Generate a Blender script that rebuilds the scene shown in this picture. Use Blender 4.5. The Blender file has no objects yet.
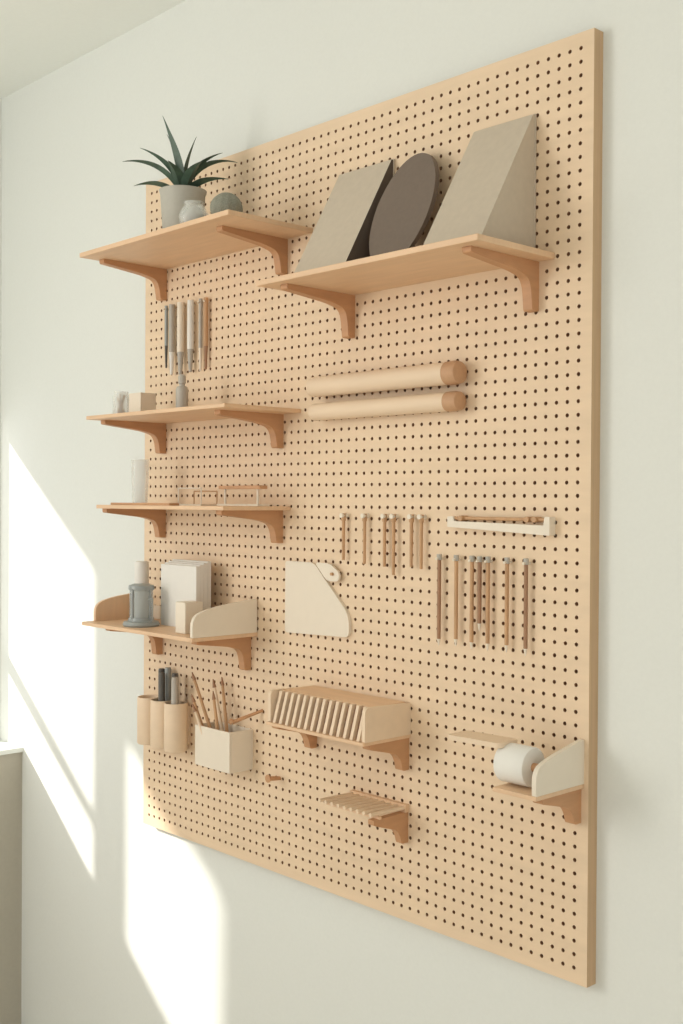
import bpy, math, random
from mathutils import Vector, Matrix
random.seed(4)
H=1.5            # eye height
WY=0.024         # wall plane (board front face is y=0)

def lin(c):
    return tuple(((v/255)/12.92 if v/255<=0.04045 else ((v/255+0.055)/1.055)**2.4) for v in c)+(1,)

def mat(name,col,rough=.55,var=.0,scale=(6,6,6),noise=8,bump=0,alpha=1,metal=0):
    m=bpy.data.materials.new(name); m.use_nodes=True
    nt=m.node_tree; b=nt.nodes['Principled BSDF']
    c=lin(col)
    b.inputs['Roughness'].default_value=rough
    b.inputs['Metallic'].default_value=metal
    b.inputs['Alpha'].default_value=alpha
    tc=nt.nodes.new('ShaderNodeTexCoord'); mp=nt.nodes.new('ShaderNodeMapping')
    mp.inputs['Scale'].default_value=scale
    nz=nt.nodes.new('ShaderNodeTexNoise'); nz.inputs['Scale'].default_value=noise; nz.inputs['Detail'].default_value=5
    nt.links.new(tc.outputs['Object'],mp.inputs['Vector']); nt.links.new(mp.outputs[0],nz.inputs['Vector'])
    cr=nt.nodes.new('ShaderNodeValToRGB')
    cr.color_ramp.elements[0].position=.3; cr.color_ramp.elements[1].position=.7
    cr.color_ramp.elements[0].color=tuple(v*(1-var) for v in c[:3])+(1,)
    cr.color_ramp.elements[1].color=tuple(min(1,v*(1+var)) for v in c[:3])+(1,)
    nt.links.new(nz.outputs['Fac'],cr.inputs[0]); nt.links.new(cr.outputs[0],b.inputs['Base Color'])
    if bump:
        bp=nt.nodes.new('ShaderNodeBump'); bp.inputs['Strength'].default_value=bump; bp.inputs['Distance'].default_value=.002
        nt.links.new(nz.outputs['Fac'],bp.inputs['Height']); nt.links.new(bp.outputs[0],b.inputs['Normal'])
    return m

M=dict(
 wall=mat('wall_paint',(227,229,224),.9,.01,(3,3,3),60,.05),
 ceil=mat('ceiling_paint',(240,243,238),.9,.01,(3,3,3),40),
 floor=mat('floor_oak',(222,212,196),.5,.05,(1,12,1),3),
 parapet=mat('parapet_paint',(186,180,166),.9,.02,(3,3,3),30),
 board=mat('birch_ply',(230,204,173),.6,.045,(1.2,1,9),5,.03),
 boardedge=mat('birch_edge',(200,168,132),.6,.06,(1,30,1),6),
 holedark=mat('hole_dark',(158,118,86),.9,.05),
 shelf=mat('shelf_ply',(226,190,154),.5,.05,(2,16,2),5,.03),
 bracket=mat('bracket_oak',(196,148,108),.55,.07,(3,3,12),6,.03),
 cream=mat('cream_lacquer',(232,220,202),.5,.01),
 paper=mat('white_paper',(234,231,224),.8,.01),
 taupe=mat('taupe_board',(198,184,165),.7,.03,(4,4,4),20),
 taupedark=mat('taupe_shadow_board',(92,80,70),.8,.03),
 brown=mat('brown_leatherette',(116,101,89),.6,.04,(4,4,4),30),
 tube=mat('kraft_tube',(232,208,180),.6,.03,(1,8,8),6),
 tubecap=mat('tube_cap_wood',(194,152,116),.6,.06,(6,6,6),12),
 leaf=mat('leaf_green',(72,92,76),.45,.22,(5,5,5),14),
 cactus=mat('cactus_green',(140,140,126),.8,.18,(8,8,8),40,.4),
 pot=mat('pot_ceramic',(182,179,168),.6,.03,(4,4,4),20),
 soil=mat('soil',(60,48,38),.95,.3,(8,8,8),60,.5),
 steel=mat('grey_metal',(152,156,154),.35,.03,metal=.15),
 smoke=mat('smoked_glass',(192,198,196),.12,.02,alpha=.4),
 char=mat('charcoal_plastic',(86,82,76),.5,.05),
 grey=mat('grey_plastic',(182,176,166),.5,.04),
 stick=mat('stick_wood',(194,152,112),.55,.1,(10,10,2),10),
 dstick=mat('dark_stick_wood',(160,120,90),.55,.1,(10,10,2),10),
 glass=mat('clear_glass',(245,248,244),.08,0,alpha=.28),
 frame=mat('window_paint',(230,233,228),.6,.01),
)

class Obj:
    def __init__(s,name): s.name=name; s.v=[]; s.f=[]; s.m=[]; s.sm=[]; s.mats=[]
    def mi(s,k):
        if k not in s.mats: s.mats.append(k)
        return s.mats.index(k)
    def add(s,vs,fs,k,smooth=False):
        o=len(s.v); s.v+= [tuple(v) for v in vs]; i=s.mi(k)
        for f in fs: s.f.append([a+o for a in f]); s.m.append(i); s.sm.append(smooth)
    def box(s,x0,x1,y0,y1,z0,z1,k):
        x0,x1=min(x0,x1),max(x0,x1);y0,y1=min(y0,y1),max(y0,y1);z0,z1=min(z0,z1),max(z0,z1)
        vs=[(x,y,z) for x in(x0,x1) for y in(y0,y1) for z in(z0,z1)]
        s.add(vs,[(0,1,3,2),(4,6,7,5),(0,4,5,1),(2,3,7,6),(0,2,6,4),(1,5,7,3)],k)
    def prism(s,pts,axis,a,b,k,side=None):
        n=len(pts)
        def P(p,t):
            return {'x':(t,p[0],p[1]),'y':(p[0],t,p[1]),'z':(p[0],p[1],t)}[axis]
        vs=[P(p,a) for p in pts]+[P(p,b) for p in pts]
        s.add(vs,[(i,(i+1)%n,n+(i+1)%n,n+i) for i in range(n)],k)
        s.add(vs,[list(range(n))[::-1],list(range(n,2*n))],side or k)
    def cyl(s,p0,p1,r0,r1,k,n=20,cap=None):
        p0=Vector(p0);p1=Vector(p1);d=(p1-p0).normalized()
        u=d.orthogonal().normalized();w=d.cross(u)
        vs=[]
        for p,r in((p0,r0),(p1,r1)):
            for i in range(n):
                a=2*math.pi*i/n; vs.append(p+u*math.cos(a)*r+w*math.sin(a)*r)
        s.add(vs,[(i,(i+1)%n,n+(i+1)%n,n+i) for i in range(n)],k,True)
        s.add(vs,[list(range(n))[::-1],list(range(n,2*n))],cap or k)
    def lathe(s,prof,c,k,n=32,axis='z'):
        vs=[];m=len(prof)
        for r,h in prof:
            r=max(r,1e-5)
            for i in range(n):
                a=2*math.pi*i/n
                if axis=='z': vs.append((c[0]+r*math.cos(a),c[1]+r*math.sin(a),c[2]+h))
                elif axis=='x': vs.append((c[0]+h,c[1]+r*math.cos(a),c[2]+r*math.sin(a)))
        s.add(vs,[(j*n+i,j*n+(i+1)%n,(j+1)*n+(i+1)%n,(j+1)*n+i) for j in range(m-1) for i in range(n)],k,True)
    def tube(s,pts,r,k,n=8):
        for a,b in zip(pts[:-1],pts[1:]): s.cyl(a,b,r,r,k,n)
    def done(s,bevel=0,seg=2):
        me=bpy.data.meshes.new(s.name); me.from_pydata(s.v,[],s.f)
        for k in s.mats: me.materials.append(M[k])
        me.polygons.foreach_set('material_index',s.m); me.polygons.foreach_set('use_smooth',s.sm)
        me.update()
        import bmesh
        bm=bmesh.new(); bm.from_mesh(me); bmesh.ops.recalc_face_normals(bm,faces=bm.faces); bm.to_mesh(me); bm.free()
        o=bpy.data.objects.new(s.name,me); bpy.context.collection.objects.link(o)
        c=sum((Vector(b) for b in o.bound_box),Vector())/8
        me.transform(Matrix.Translation(-c)); o.location=c
        if any(s.sm):
            try:
                me.set_sharp_from_angle(angle=math.radians(45))
            except Exception: pass
        if bevel:
            b=o.modifiers.new('bevel','BEVEL'); b.width=bevel; b.segments=seg; b.limit_method='ANGLE'; b.angle_limit=math.radians(50)
        return o

def rounded(pts,rad,n=5):
    out=[];N=len(pts)
    for i,p in enumerate(pts):
        r=rad[i] if isinstance(rad,(list,tuple)) else rad
        if r<=0: out.append(p); continue
        p=Vector(p);a=Vector(pts[i-1]);b=Vector(pts[(i+1)%N])
        p0=p+(a-p).normalized()*min(r,(a-p).length*.49); p1=p+(b-p).normalized()*min(r,(b-p).length*.49)
        for j in range(n+1):
            t=j/n; q=p0*(1-t)**2+p*2*t*(1-t)+p1*t*t; out.append((q.x,q.y))
    return out

# ------------------------------------------------ room shell
XL=-3.03
def simple(name,*boxes,bevel=0):
    o=Obj(name)
    for b in boxes: o.box(*b)
    return o.done(bevel)
simple('wall_back',(XL-.12,3.0,WY,WY+.15,0,2.72,'wall'))
simple('floor',(XL-.12,3.0,-4.2,WY+.15,-.1,0,'floor'))
simple('ceiling',(XL-.12,3.0,-4.2,WY,2.63,2.72,'ceil'))
y=lambda X: WY-(X-XL)*1.0
# window wall on the left: parapet with deep sill, solid wall past the window
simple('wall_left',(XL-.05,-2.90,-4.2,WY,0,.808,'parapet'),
       (XL-.03,XL,-4.2,WY,2.45,2.63,'frame'),(XL-.03,XL,-4.2,y(-1.977),.82,2.45,'frame'))
simple('trim_1',(XL-.05,-2.893,-4.2,WY,.808,.82,'frame'))
w=Obj('window_1')
w.box(XL-.02,XL,y(-2.98),WY,.82,2.45,'frame')
w.box(XL-.02,XL,y(-2.37),y(-2.512),.82,2.45,'frame')
w.box(XL-.02,XL,y(-2.512),y(-2.98),1.71,2.45,'frame')
w.box(XL-.02,XL,y(-1.977),y(-2.37),1.419,2.45,'frame')
w.box(XL-.018,XL-.002,y(-2.512),y(-2.98),1.064,1.100,'frame')
w.done()

# ------------------------------------------------ pegboard with real holes
bx0,bx1,bz0,bz1=-2.268,-1.034,H-.7535,H+.7335
def pegboard():
    o=Obj('pegboard'); nx,nz=58,69
    mx=.014; px=(bx1-bx0-2*mx)/nx; pz=(bz1-bz0-2*mx)/nz
    r=.0034; dep=.008
    gx=[bx0+mx+px*.5*i for i in range(2*nx+1)]; gz=[bz0+mx+pz*.5*i for i in range(2*nz+1)]
    idx={};vs=[]
    def gv(i,j):
        if (i,j) not in idx: idx[(i,j)]=len(vs); vs.append((gx[i],0,gz[j]))
        return idx[(i,j)]
    ff=[];fh=[];fb=[]
    ring=[(1,0),(1,1),(0,1),(-1,1),(-1,0),(-1,-1),(0,-1),(1,-1)]
    for a in range(nx):
        for b in range(nz):
            ci,cj=2*a+1,2*b+1
            out=[gv(ci+i,cj+j) for i,j in ring]
            base=len(vs)
            for k in range(8):
                t=k*math.pi/4; vs.append((gx[ci]+r*math.cos(t),0,gz[cj]+r*math.sin(t)))
            for k in range(8):
                t=k*math.pi/4; vs.append((gx[ci]+r*math.cos(t),dep,gz[cj]+r*math.sin(t)))
            for k in range(8):
                k2=(k+1)%8
                ff.append((out[k],base+k,base+k2,out[k2]))
                fh.append((base+k,base+8+k,base+8+k2,base+k2))
            fb.append(tuple(base+8+k for k in range(8)))
    o.add(vs,ff,'board'); 
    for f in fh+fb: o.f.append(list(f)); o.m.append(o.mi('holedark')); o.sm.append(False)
    X0,X1,Z0,Z1=gx[0],gx[-1],gz[0],gz[-1]
    q=[(bx0,0,bz0),(bx1,0,bz0),(bx1,0,bz1),(bx0,0,bz1),(X0,0,Z0),(X1,0,Z0),(X1,0,Z1),(X0,0,Z1)]
    o.add(q,[(0,1,5,4),(1,2,6,5),(2,3,7,6),(3,0,4,7)],'board')
    e=[(x,yy,z) for yy in(0,WY) for x,z in((bx0,bz0),(bx1,bz0),(bx1,bz1),(bx0,bz1))]
    o.add(e,[(0,1,5,4),(1,2,6,5),(2,3,7,6),(3,0,4,7),(4,5,6,7)],'boardedge')
    o.done()
pegboard()

# ------------------------------------------------ shelves
def bracket(o,xc,zt,L,Hh,t=.018):
    p=[(0,zt),(-L,zt),(-L,zt-.009),(-.055,zt-.020),(-.030,zt-.027),(-.021,zt-.040),(-.017,zt-Hh),(0,zt-Hh)]
    p=rounded(p,[0,0,.004,.02,.008,.02,.004,0],4)
    o.prism(p,'x',xc-t/2,xc+t/2,'bracket')
def shelf(x0,x1,Z,d,bx,L,Hh,th=.009,name='wooden_shelf'):
    o=Obj(name); z=H+Z
    o.box(x0,x1,-d,0,z-th,z,'shelf')
    for b in bx: bracket(o,b,z-th,L,Hh)
    return o
shelf(-2.21,-1.684,.535,.208,(-2.19,-1.768),.165,.070,.010).done(.0012)
shelf(-1.624,-1.105,.398,.190,(-1.572,-1.145),.168,.080,.010).done(.0012)
shelf(-2.21,-1.716,.183,.190,(-2.19,-1.778),.16,.068,.008).done(.0012)
shelf(-2.20,-1.745,-.010,.17,(-2.19,-1.778),.155,.066,.008).done(.0012)
o=shelf(-2.265,-1.848,-.271,.167,(-2.20,-1.878),.14,.072,.008,'desk_organizer_shelf')
z=H-.271
pan=rounded([(-.002,z),(-.165,z),(-.165,z+.042),(-.118,z+.058),(-.002,z+.07)],[0,.002,.02,.05,.006])
o.prism(pan,'x',-1.856,-1.848,'cream')
pan=rounded([(-.002,z),(-.140,z),(-.140,z+.038),(-.10,z+.052),(-.002,z+.062)],[0,.002,.02,.05,.006])
o.prism(pan,'x',-2.258,-2.250,'shelf')
o.box(-2.250,-1.856,-.006,0,z,z+.03,'cream')
o.done(.001)

# ------------------------------------------------ top-left shelf items
zt=H+.535
c=(-1.951,-.12,zt)
o=Obj('potted_plant')
o.lathe([(0,0),(.036,0),(.040,.006),(.046,.09),(.049,.100),(.045,.101),(.042,.090),(0,.090)],c,'pot')
o.lathe([(0,.092),(.0425,.0915)],c,'soil')
def leaf(o,base,az,L,up0,up1,wd):
    n=14; vs=[];fs=[]
    dirv=Vector((math.cos(az),math.sin(az),0)); side=Vector((-math.sin(az),math.cos(az),0))
    p=Vector(base)
    for i in range(n+1):
        t=i/n; e=math.radians(up0+(up1-up0)*t)
        tan=dirv*math.cos(e)+Vector((0,0,math.sin(e))); nor=Vector((0,0,1))*math.cos(e)-dirv*math.sin(e)
        wv=wd*(.6+.4*math.sin(math.pi*min(1,t*1.2)))*(1-t**3.2)+.0004
        th=.005*(1-t)+.0003
        vs+=[p+side*wv+nor*wv*.35,p+nor*th*.1,p-side*wv+nor*wv*.35,p-nor*th]
        if i:
            a=(i-1)*4;b=i*4
            fs+=[(a+k,a+(k+1)%4,b+(k+1)%4,b+k) for k in range(4)]
        p=p+tan*(L/n)
    fs+=[(0,1,2,3),(n*4+3,n*4+2,n*4+1,n*4)]
    o.add(vs,fs,'leaf',True)
b=(c[0],c[1],c[2]+.088)
for az,L,u0,u1,wd in [(228,.155,66,-12,.0155),(262,.165,80,66,.0160),(215,.115,40,-14,.0150),(240,.135,76,14,.0150),
                      (42,.148,74,-18,.0155),(60,.13,88,66,.0150),(30,.110,42,-14,.0150),(52,.13,78,16,.0145),
                      (300,.095,66,4,.014),(130,.11,62,5,.013),(350,.11,60,-5,.013),(205,.14,86,60,.014)]:
    leaf(o,b,math.radians(az),L,u0,u1,wd)
o.done()
o=Obj('glass_jar')
o.lathe([(0,0),(.022,0),(.029,.012),(.030,.026),(.022,.040),(.018,.046),(.021,.050),(.018,.050),(.016,.045),(.020,.038),(.027,.026),(.026,.013),(.019,.004),(0,.004)],(-1.85,-.165,zt),'glass')
o.lathe([(0,.004),(.019,.004),(.025,.014),(.025,.022),(0,.024)],(-1.85,-.165,zt),'grey')
o.done()
o=Obj('round_cactus')
n=48;vs=[];R=.031;cc=(-1.778,-.14,zt+.030)
for j in range(17):
    ph=math.pi*j/16
    for i in range(n):
        a=2*math.pi*i/n; rr=R*(1+.03*math.cos(12*a)*math.sin(ph))
        vs.append((cc[0]+rr*math.sin(ph)*math.cos(a),cc[1]+rr*math.sin(ph)*math.sin(a),cc[2]+R*.97*math.cos(ph)))
o.add(vs,[(j*n+i,j*n+(i+1)%n,(j+1)*n+(i+1)%n,(j+1)*n+i) for j in range(16) for i in range(n)],'cactus',True)
o.done()

# ------------------------------------------------ top-right shelf items
zt=H+.398
def wedge(x0,x1,d,h,side):
    o=Obj('magazine_file')
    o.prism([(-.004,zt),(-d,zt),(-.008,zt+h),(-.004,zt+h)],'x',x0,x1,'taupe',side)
    o.box(x0-.0015,x1+.0015,-.004,-.0005,zt,zt+h+.002,'taupe')
    o.done(.0008)
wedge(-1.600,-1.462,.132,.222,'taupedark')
wedge(-1.268,-1.144,.142,.227,'taupe')
o=Obj('oval_tray')
vs=[];n=48;a_,b_=.068,.113
ang=math.atan2(.088,.225)
for k,off in((0,-.005),(1,.005)):
    for i in range(n):
        t=2*math.pi*i/n; u=a_*math.cos(t); v=b_*math.sin(t)+b_
        vs.append((-1.380+u,-.102+v*math.sin(ang)+off,zt+.001+v*math.cos(ang)))
o.add(vs,[(i,(i+1)%n,n+(i+1)%n,n+i) for i in range(n)],'brown',True)
o.add(vs,[list(range(n)),list(range(n,2*n))],'brown')
o.done(.0015)

# ------------------------------------------------ hanging pens
o=Obj('hanging_pens')
for X,r,zb,k,k2 in[(-2.171,.004,.30,'steel','char'),(-2.146,.0065,.283,'grey','paper'),(-2.110,.008,.280,'cream','grey'),(-2.073,.0075,.283,'paper','grey'),(-2.040,.0045,.283,'grey','cream'),(-2.020,.005,.285,'stick','dstick')]:
    yy=-.004-r
    o.cyl((X,yy,H+.44),(X,yy,H+zb+.05),r,r,k,14); o.cyl((X,yy,H+zb+.05),(X,yy,H+zb),r*.95,r*.5,k2,14)
    o.cyl((X,0,H+.432),(X,-.016,H+.432),.0022,.0022,'cream',8)
o.done()

# ------------------------------------------------ paper rolls
def roll(Z,r,x0,x1):
    o=Obj('paper_roll'); c=(0,-r-.003,H+Z)
    o.lathe([(0,x0),(r*.98,x0),(r,x0+.003),(r,x1-.028),(0,x1-.028)],c,'tube',40,'x')
    o.lathe([(0,x1-.028),(r*1.03,x1-.028),(r*1.06,x1-.01),(r*.95,x1-.001),(r*.8,x1),(0,x1)],c,'tubecap',40,'x')
    for X in(x0+.05,x1-.07): o.cyl((X,0,H+Z),(X,-r-.003,H+Z),.004,.004,'tubecap',10)
    o.done()
roll(.220,.0195,-1.655,-1.282); roll(.172,.0165,-1.655,-1.284)

# ------------------------------------------------ small hooks & sticks
o=Obj('hanging_tool_set')
for X,zb in[(-1.581,-.11),(-1.524,-.115),(-1.472,-.118),(-1.449,-.132),(-1.405,-.115),(-1.381,-.118)]:
    o.cyl((X,-.010,H-.034),(X,-.010,H+zb),.0032,.0028,'stick',10)
    o.cyl((X,0,H-.026),(X,-.017,H-.026),.0045,.0045,'cream',12)
    o.cyl((X,-.010,H-.022),(X,-.010,H-.036),.0045,.0045,'stick',12)
o.done()
o=Obj('wooden_rail')
p=[(-1.315,H-.024),(-1.315,H-.042),(-1.10,H-.052),(-1.10,H-.022),(-1.110,H-.022),(-1.112,H-.036),(-1.300,H-.032),(-1.302,H-.024)]
o.prism(rounded(p,.002,3),'y',-.016,0,'cream')
o.cyl((-1.305,-.010,H-.027),(-1.108,-.010,H-.027),.003,.003,'stick',12)
for X in(-1.285,-1.145,-1.130): o.cyl((X,0,H-.027),(X,-.018,H-.027),.0048,.0048,'stick',12)
o.done()
o=Obj('hanging_pencils')
for X,zb,k in[(-1.338,-.249,'dstick'),(-1.299,-.246,'stick'),(-1.264,-.248,'stick'),(-1.247,-.215,'dstick'),(-1.229,-.247,'stick'),(-1.189,-.246,'stick'),(-1.150,-.248,'dstick')]:
    o.cyl((X,-.010,H-.10),(X,-.010,H+zb+.012),.0034,.0034,k,10); o.cyl((X,-.010,H+zb+.012),(X,-.010,H+zb),.0034,.0008,'cream',10)
    o.cyl((X,-.010,H-.10),(X,-.010,H-.09),.0045,.0045,'grey',10)
    o.cyl((X,0,H-.098),(X,-.018,H-.098),.0022,.0022,'cream',8)
o.done()
# drawing template
o=Obj('drawing_template')
p=rounded([(-1.753,H-.119),(-1.668,H-.119),(-1.568,H-.214),(-1.568,H-.256),(-1.753,H-.262)],[.006,.012,.02,.012,.008])
o.prism(p,'y',-.007,0,'cream')
o.done(.0008)
o=Obj('wooden_tag')
p=rounded([(-1.660,H-.118),(-1.618,H-.118),(-1.590,H-.135),(-1.592,H-.152),(-1.625,H-.152)],[.01,.012,.01,.01,.01])
o.prism(p,'y',-.012,-.007,'cream')
o.cyl((-1.608,0,H-.138),(-1.608,-.017,H-.138),.003,.003,'stick',12)
o.done(.0008)

# ------------------------------------------------ items on second & third left shelves
zt=H+.183
o=Obj('wooden_card_box')
o.box(-2.150,-2.104,-.12,-.115,zt,zt+.050,'cream'); o.box(-2.150,-2.104,-.085,-.08,zt,zt+.050,'cream')
o.box(-2.150,-2.145,-.115,-.085,zt,zt+.050,'cream'); o.box(-2.109,-2.104,-.115,-.085,zt,zt+.050,'cream'); o.box(-2.145,-2.109,-.115,-.085,zt,zt+.004,'cream')
o.done(.0008)
o=Obj('clip_jar')
o.lathe([(0,0),(.017,0),(.019,.003),(.019,.044),(.016,.050),(.016,.056),(.0145,.056),(.0145,.050),(.0172,.043),(.0172,.004),(0,.004)],(-2.180,-.12,zt),'glass')
for i in range(7):
    a=i*.9; o.cyl((-2.18+.010*math.cos(a),-.12+.010*math.sin(a),zt+.005),(-2.18-.009*math.cos(a+.5),-.12-.009*math.sin(a+.5),zt+.040+.002*i),.0016,.0016,'stick' if i%2 else 'dstick',8)
o.done()
o=Obj('dropper_bottle')
o.lathe([(0,0),(.012,0),(.013,.004),(.013,.050),(.011,.056),(.006,.058),(.006,.062),(.008,.063),(.008,.078),(.005,.082),(0,.082)],(-1.993,-.09,zt),'grey'); o.done()
zt=H-.010
o=Obj('glass_tumbler')
o.lathe([(0,0),(.017,0),(.020,.10),(.0185,.10),(.0155,.004),(0,.004)],(-2.15,-.09,zt),'glass'); o.done()
o=Obj('wooden_ruler'); o.box(-2.15,-1.93,-.165,-.14,zt,zt+.005,'bracket'); o.done(.0008)
o=Obj('wooden_stand')
o.box(-1.885,-1.752,-.075,-.055,zt+.034,zt+.041,'bracket')
for X in(-1.875,-1.77): o.cyl((X,-.065,zt),(X,-.065,zt+.034),.0025,.0025,'cream',10)
o.box(-1.885,-1.752,-.08,-.05,zt,zt+.004,'cream'); o.done(.0006)
o=Obj('card_holder')
o.tube([(-1.99,-.10,zt+.002),(-1.99,-.10,zt+.036),(-1.91,-.10,zt+.036),(-1.91,-.10,zt+.002)],.0014,'cream')
o.tube([(-1.99,-.06,zt+.002),(-1.99,-.06,zt+.03),(-1.91,-.06,zt+.03),(-1.91,-.06,zt+.002)],.0014,'stick')
o.box(-1.995,-1.905,-.105,-.055,zt,zt+.003,'cream'); o.done()

# ------------------------------------------------ organiser shelf contents
zt=H-.271
o=Obj('table_lantern')
c=(-2.105,-.115,zt)
o.lathe([(0,0),(.038,0),(.040,.004),(.037,.010),(.028,.012),(.027,.018),(0,.018)],c,'steel')
o.lathe([(.0255,.018),(.0255,.078),(.024,.078),(.024,.018)],c,'smoke')
o.lathe([(0,.018),(.010,.018),(.010,.055),(0,.056)],c,'paper')
o.lathe([(0,.078),(.027,.078),(.028,.081),(.027,.088),(.018,.091),(0,.092)],c,'steel')
for i in range(4):
    a=i*math.pi/2+.2; q=(c[0]+.0265*math.cos(a),c[1]+.0265*math.sin(a))
    o.cyl((q[0],q[1],zt+.012),(q[0],q[1],zt+.082),.0022,.0022,'steel',8)
o.tube([(c[0]+.027,c[1],zt+.060),(c[0]+.040,c[1]+.002,zt+.060),(c[0]+.040,c[1]+.002,zt+.014),(c[0]+.030,c[1],zt+.008)],.0016,'steel',8)
o.done()
o=Obj('pillar_candle'); o.lathe([(0,0),(.016,0),(.016,.13),(.014,.134),(0,.134)],(-2.195,-.055,zt),'paper'); o.done()
o=Obj('notepad_stack')
for i in range(4): o.box(-2.105+.003*i,-1.975+.003*i,-.035-.012*i,-.025-.012*i,zt,zt+.142-.003*i,'paper')
o.done(.0008)
o=Obj('wooden_block'); o.box(-1.950,-1.915,-.135,-.09,zt,zt+.064,'cream'); o.box(-1.950,-1.898,-.09,-.085,zt,zt+.045,'cream'); o.done(.002)

# ------------------------------------------------ cups
o=Obj('pen_cup')
for X in(-2.203,-2.150,-2.097):
    o.lathe([(0,0),(.024,0),(.0262,.003),(.0262,.103),(.0255,.106),(.023,.106),(.0225,.103),(.0225,.006),(0,.006)],(X,-.029,H-.552),'tube',36)
o.box(-2.22,-2.085,-.006,0,H-.54,H-.455,'tube'); o.done()
o=Obj('marker_pens')
for X,dy,zt_,k in[(-2.160,-.022,-.378,'char'),(-2.141,-.034,-.384,'char'),(-2.105,-.024,-.382,'char'),(-2.089,-.036,-.388,'grey'),(-2.147,-.014,-.375,'steel')]:
    o.lathe([(0,0),(.007,0),(.0075,.004),(.0075,zt_+.542),(.006,zt_+.546),(0,zt_+.546)],(X,dy-.002,H-.546),k,16)
o.done()
o=Obj('brush_cup'); z0,z1=H-.557,H-.473
o.box(-1.98,-1.861,-.062,-.058,z0,z1,'cream'); o.box(-1.98,-1.861,-.004,0,z0,z1,'cream'); o.box(-1.98,-1.976,-.058,-.004,z0,z1,'cream'); o.box(-1.865,-1.861,-.058,-.004,z0,z1,'cream'); o.box(-1.976,-1.865,-.058,-.004,z0,z0+.004,'cream'); o.done(.001)
o=Obj('paint_brushes')
for a,b,k in[((-1.93,-.03,z0+.006),(-1.985,-.06,H-.38),'stick'),((-1.92,-.02,z0+.006),(-1.955,-.03,H-.395),'tube'),((-1.94,-.04,z0+.006),(-2.0,-.05,H-.43),'stick'),((-1.91,-.045,z0+.006),(-1.93,-.05,H-.415),'stick'),((-1.90,-.03,z0+.006),(-1.94,-.02,H-.39),'stick'),((-1.93,-.05,z0+.006),(-1.975,-.065,H-.445),'tube')]:
    o.cyl(a,b,.0045,.003,k,10)
    d=(Vector(b)-Vector(a)).normalized(); e=Vector(b)+d*.018; o.cyl(b,e,.0045,.001,'dstick',10)
o.done()
o=Obj('wooden_peg_hook')
o.cyl((-1.83,0,H-.43),(-1.86,-.055,H-.452),.003,.004,'bracket',12); o.cyl((-1.86,-.055,H-.452),(-1.865,-.06,H-.448),.006,.005,'bracket',12); o.done()
o=Obj('wooden_peg_hook')
o.cyl((-1.775,0,H-.56),(-1.775,-.03,H-.556),.004,.005,'bracket',12); o.cyl((-1.775,-.03,H-.556),(-1.775,-.032,H-.556),.008,.008,'bracket',12); o.done()

# ------------------------------------------------ slatted letter rack
o=Obj('slatted_rack'); z0,z1=H-.416,H-.352; x0,x1=-1.675,-1.4125; d=.115
o.box(x0,x1,-d-.004,0,z0-.006,z0,'shelf')
side=rounded([(0,z0),(-d,z0),(-d,z1-.004),(-.0,z1-.008)],[0,.002,.012,.004])
o.prism(side,'x',x1-.008,x1,'tube'); o.prism(side,'x',x0,x0+.008,'tube')
o.box(x0+.008,x1-.008,-.006,0,z0,z1-.01,'bracket')
o.box(x0+.008,x1-.008,-.088,-.006,z1-.012,z1-.006,'shelf')
for i in range(14):
    X=x0+.018+i*(x1-x0-.036)/13
    o.prism([(-d,z0),(-d+.008,z0),(-.090,z1-.006),(-.098,z1-.006)],'x',X-.0036,X+.0036,'tube')
bracket(o,-1.672,z0-.006,.10,.058); bracket(o,-1.425,z0-.006,.10,.058)
o.done(.0008)
# comb rack
o=Obj('dowel_rack'); zc=H-.548
o.box(-1.56,-1.415,-.010,0,zc-.008,zc+.006,'shelf')
for i in range(9):
    X=-1.553+i*.0165; o.cyl((X,-.008,zc),(X,-.093,zc+.002),.0038,.0034,'tube',10)
o.box(-1.556,-1.416,-.075,-.069,zc-.009,zc-.0035,'shelf')
bracket(o,-1.424,zc-.008,.088,.055,.014); o.done(.0006)

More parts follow.
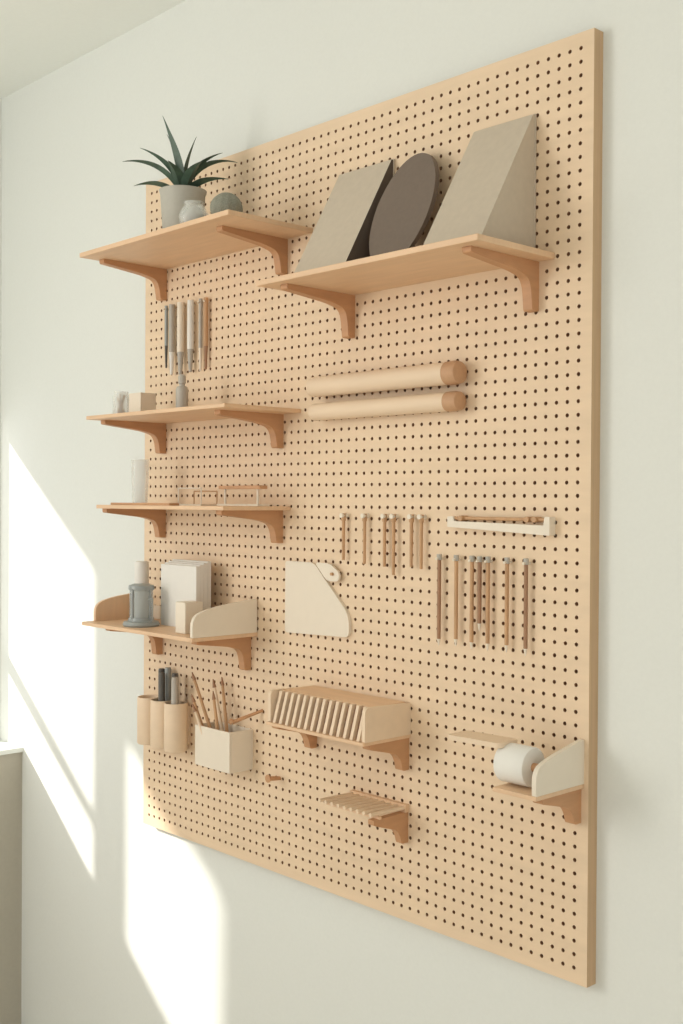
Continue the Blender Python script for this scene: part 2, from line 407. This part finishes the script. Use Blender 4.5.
# ------------------------------------------------ tape holder
o=Obj('tape_dispenser_shelf'); z0=H-.437
o.box(-1.125,-1.042,-.122,0,z0-.007,z0,'shelf')
p=rounded([(0,z0),(-.122,z0),(-.122,z0+.040),(-.09,z0+.052),(0,z0+.070)],[0,.002,.018,.03,.004])
o.prism(p,'x',-1.050,-1.042,'cream')
bracket(o,-1.056,z0-.007,.10,.055)
o.cyl((-1.049,-.085,H-.404),(-1.076,-.085,H-.404),.007,.007,'bracket',14)
o.prism(rounded([(-1.222,-.120),(-1.222,-.070),(-1.12,-.062),(-1.12,-.112)],.010),'z',H-.379,H-.371,'tube')
o.done(.0008)
o=Obj('tape_roll')
o.lathe([(0,-1.130),(.029,-1.130),(.0305,-1.128),(.0305,-1.077),(.029,-1.075),(0,-1.075)],(0,-.085,H-.404),'paper',40,'x'); o.done()

# ------------------------------------------------ lights
W=bpy.data.worlds.new('sky'); bpy.context.scene.world=W; W.use_nodes=True
bg=W.node_tree.nodes['Background']; bg.inputs[0].default_value=(.925,.945,.925,1); bg.inputs[1].default_value=.83
s=bpy.data.lights.new('sun','SUN'); s.energy=5.5; s.angle=math.radians(2.4); s.color=(1,.955,.88)
so=bpy.data.objects.new('sun',s); bpy.context.collection.objects.link(so)
so.rotation_euler=Vector((1,1,-.75)).to_track_quat('-Z','Y').to_euler(); so.location=(-6,-3,4)
a=bpy.data.lights.new('left_fill_area','AREA'); a.shape='RECTANGLE'; a.size=1.8; a.size_y=1.3; a.energy=41; a.color=(1,.965,.91)  # added fill lamp for soft light from the left; solid wall behind, no window
ao=bpy.data.objects.new('left_fill_area',a); bpy.context.collection.objects.link(ao)
ao.location=(-2.95,-2.1,1.75); ao.rotation_euler=Vector((1,.8,0)).to_track_quat('-Z','Z').to_euler()

# ------------------------------------------------ camera
cd=bpy.data.cameras.new('camera'); cam=bpy.data.objects.new('camera',cd); bpy.context.collection.objects.link(cam)
cd.sensor_width=36; cd.lens=36*1150/1024; cd.clip_start=.05
th=math.radians(46.8); pitch=.0090; roll_=.006
f=Vector((-math.sin(th),math.cos(th),-pitch)).normalized()
r=f.cross(Vector((0,0,1))).normalized(); u=r.cross(f)
r2=r*math.cos(roll_)+u*math.sin(roll_); u2=u*math.cos(roll_)-r*math.sin(roll_)
m=Matrix((r2,u2,-f)).transposed().to_4x4(); m.translation=Vector((0,-1.5,H))
cam.matrix_world=m
bpy.context.scene.camera=cam
bpy.context.scene.view_settings.view_transform='Standard'
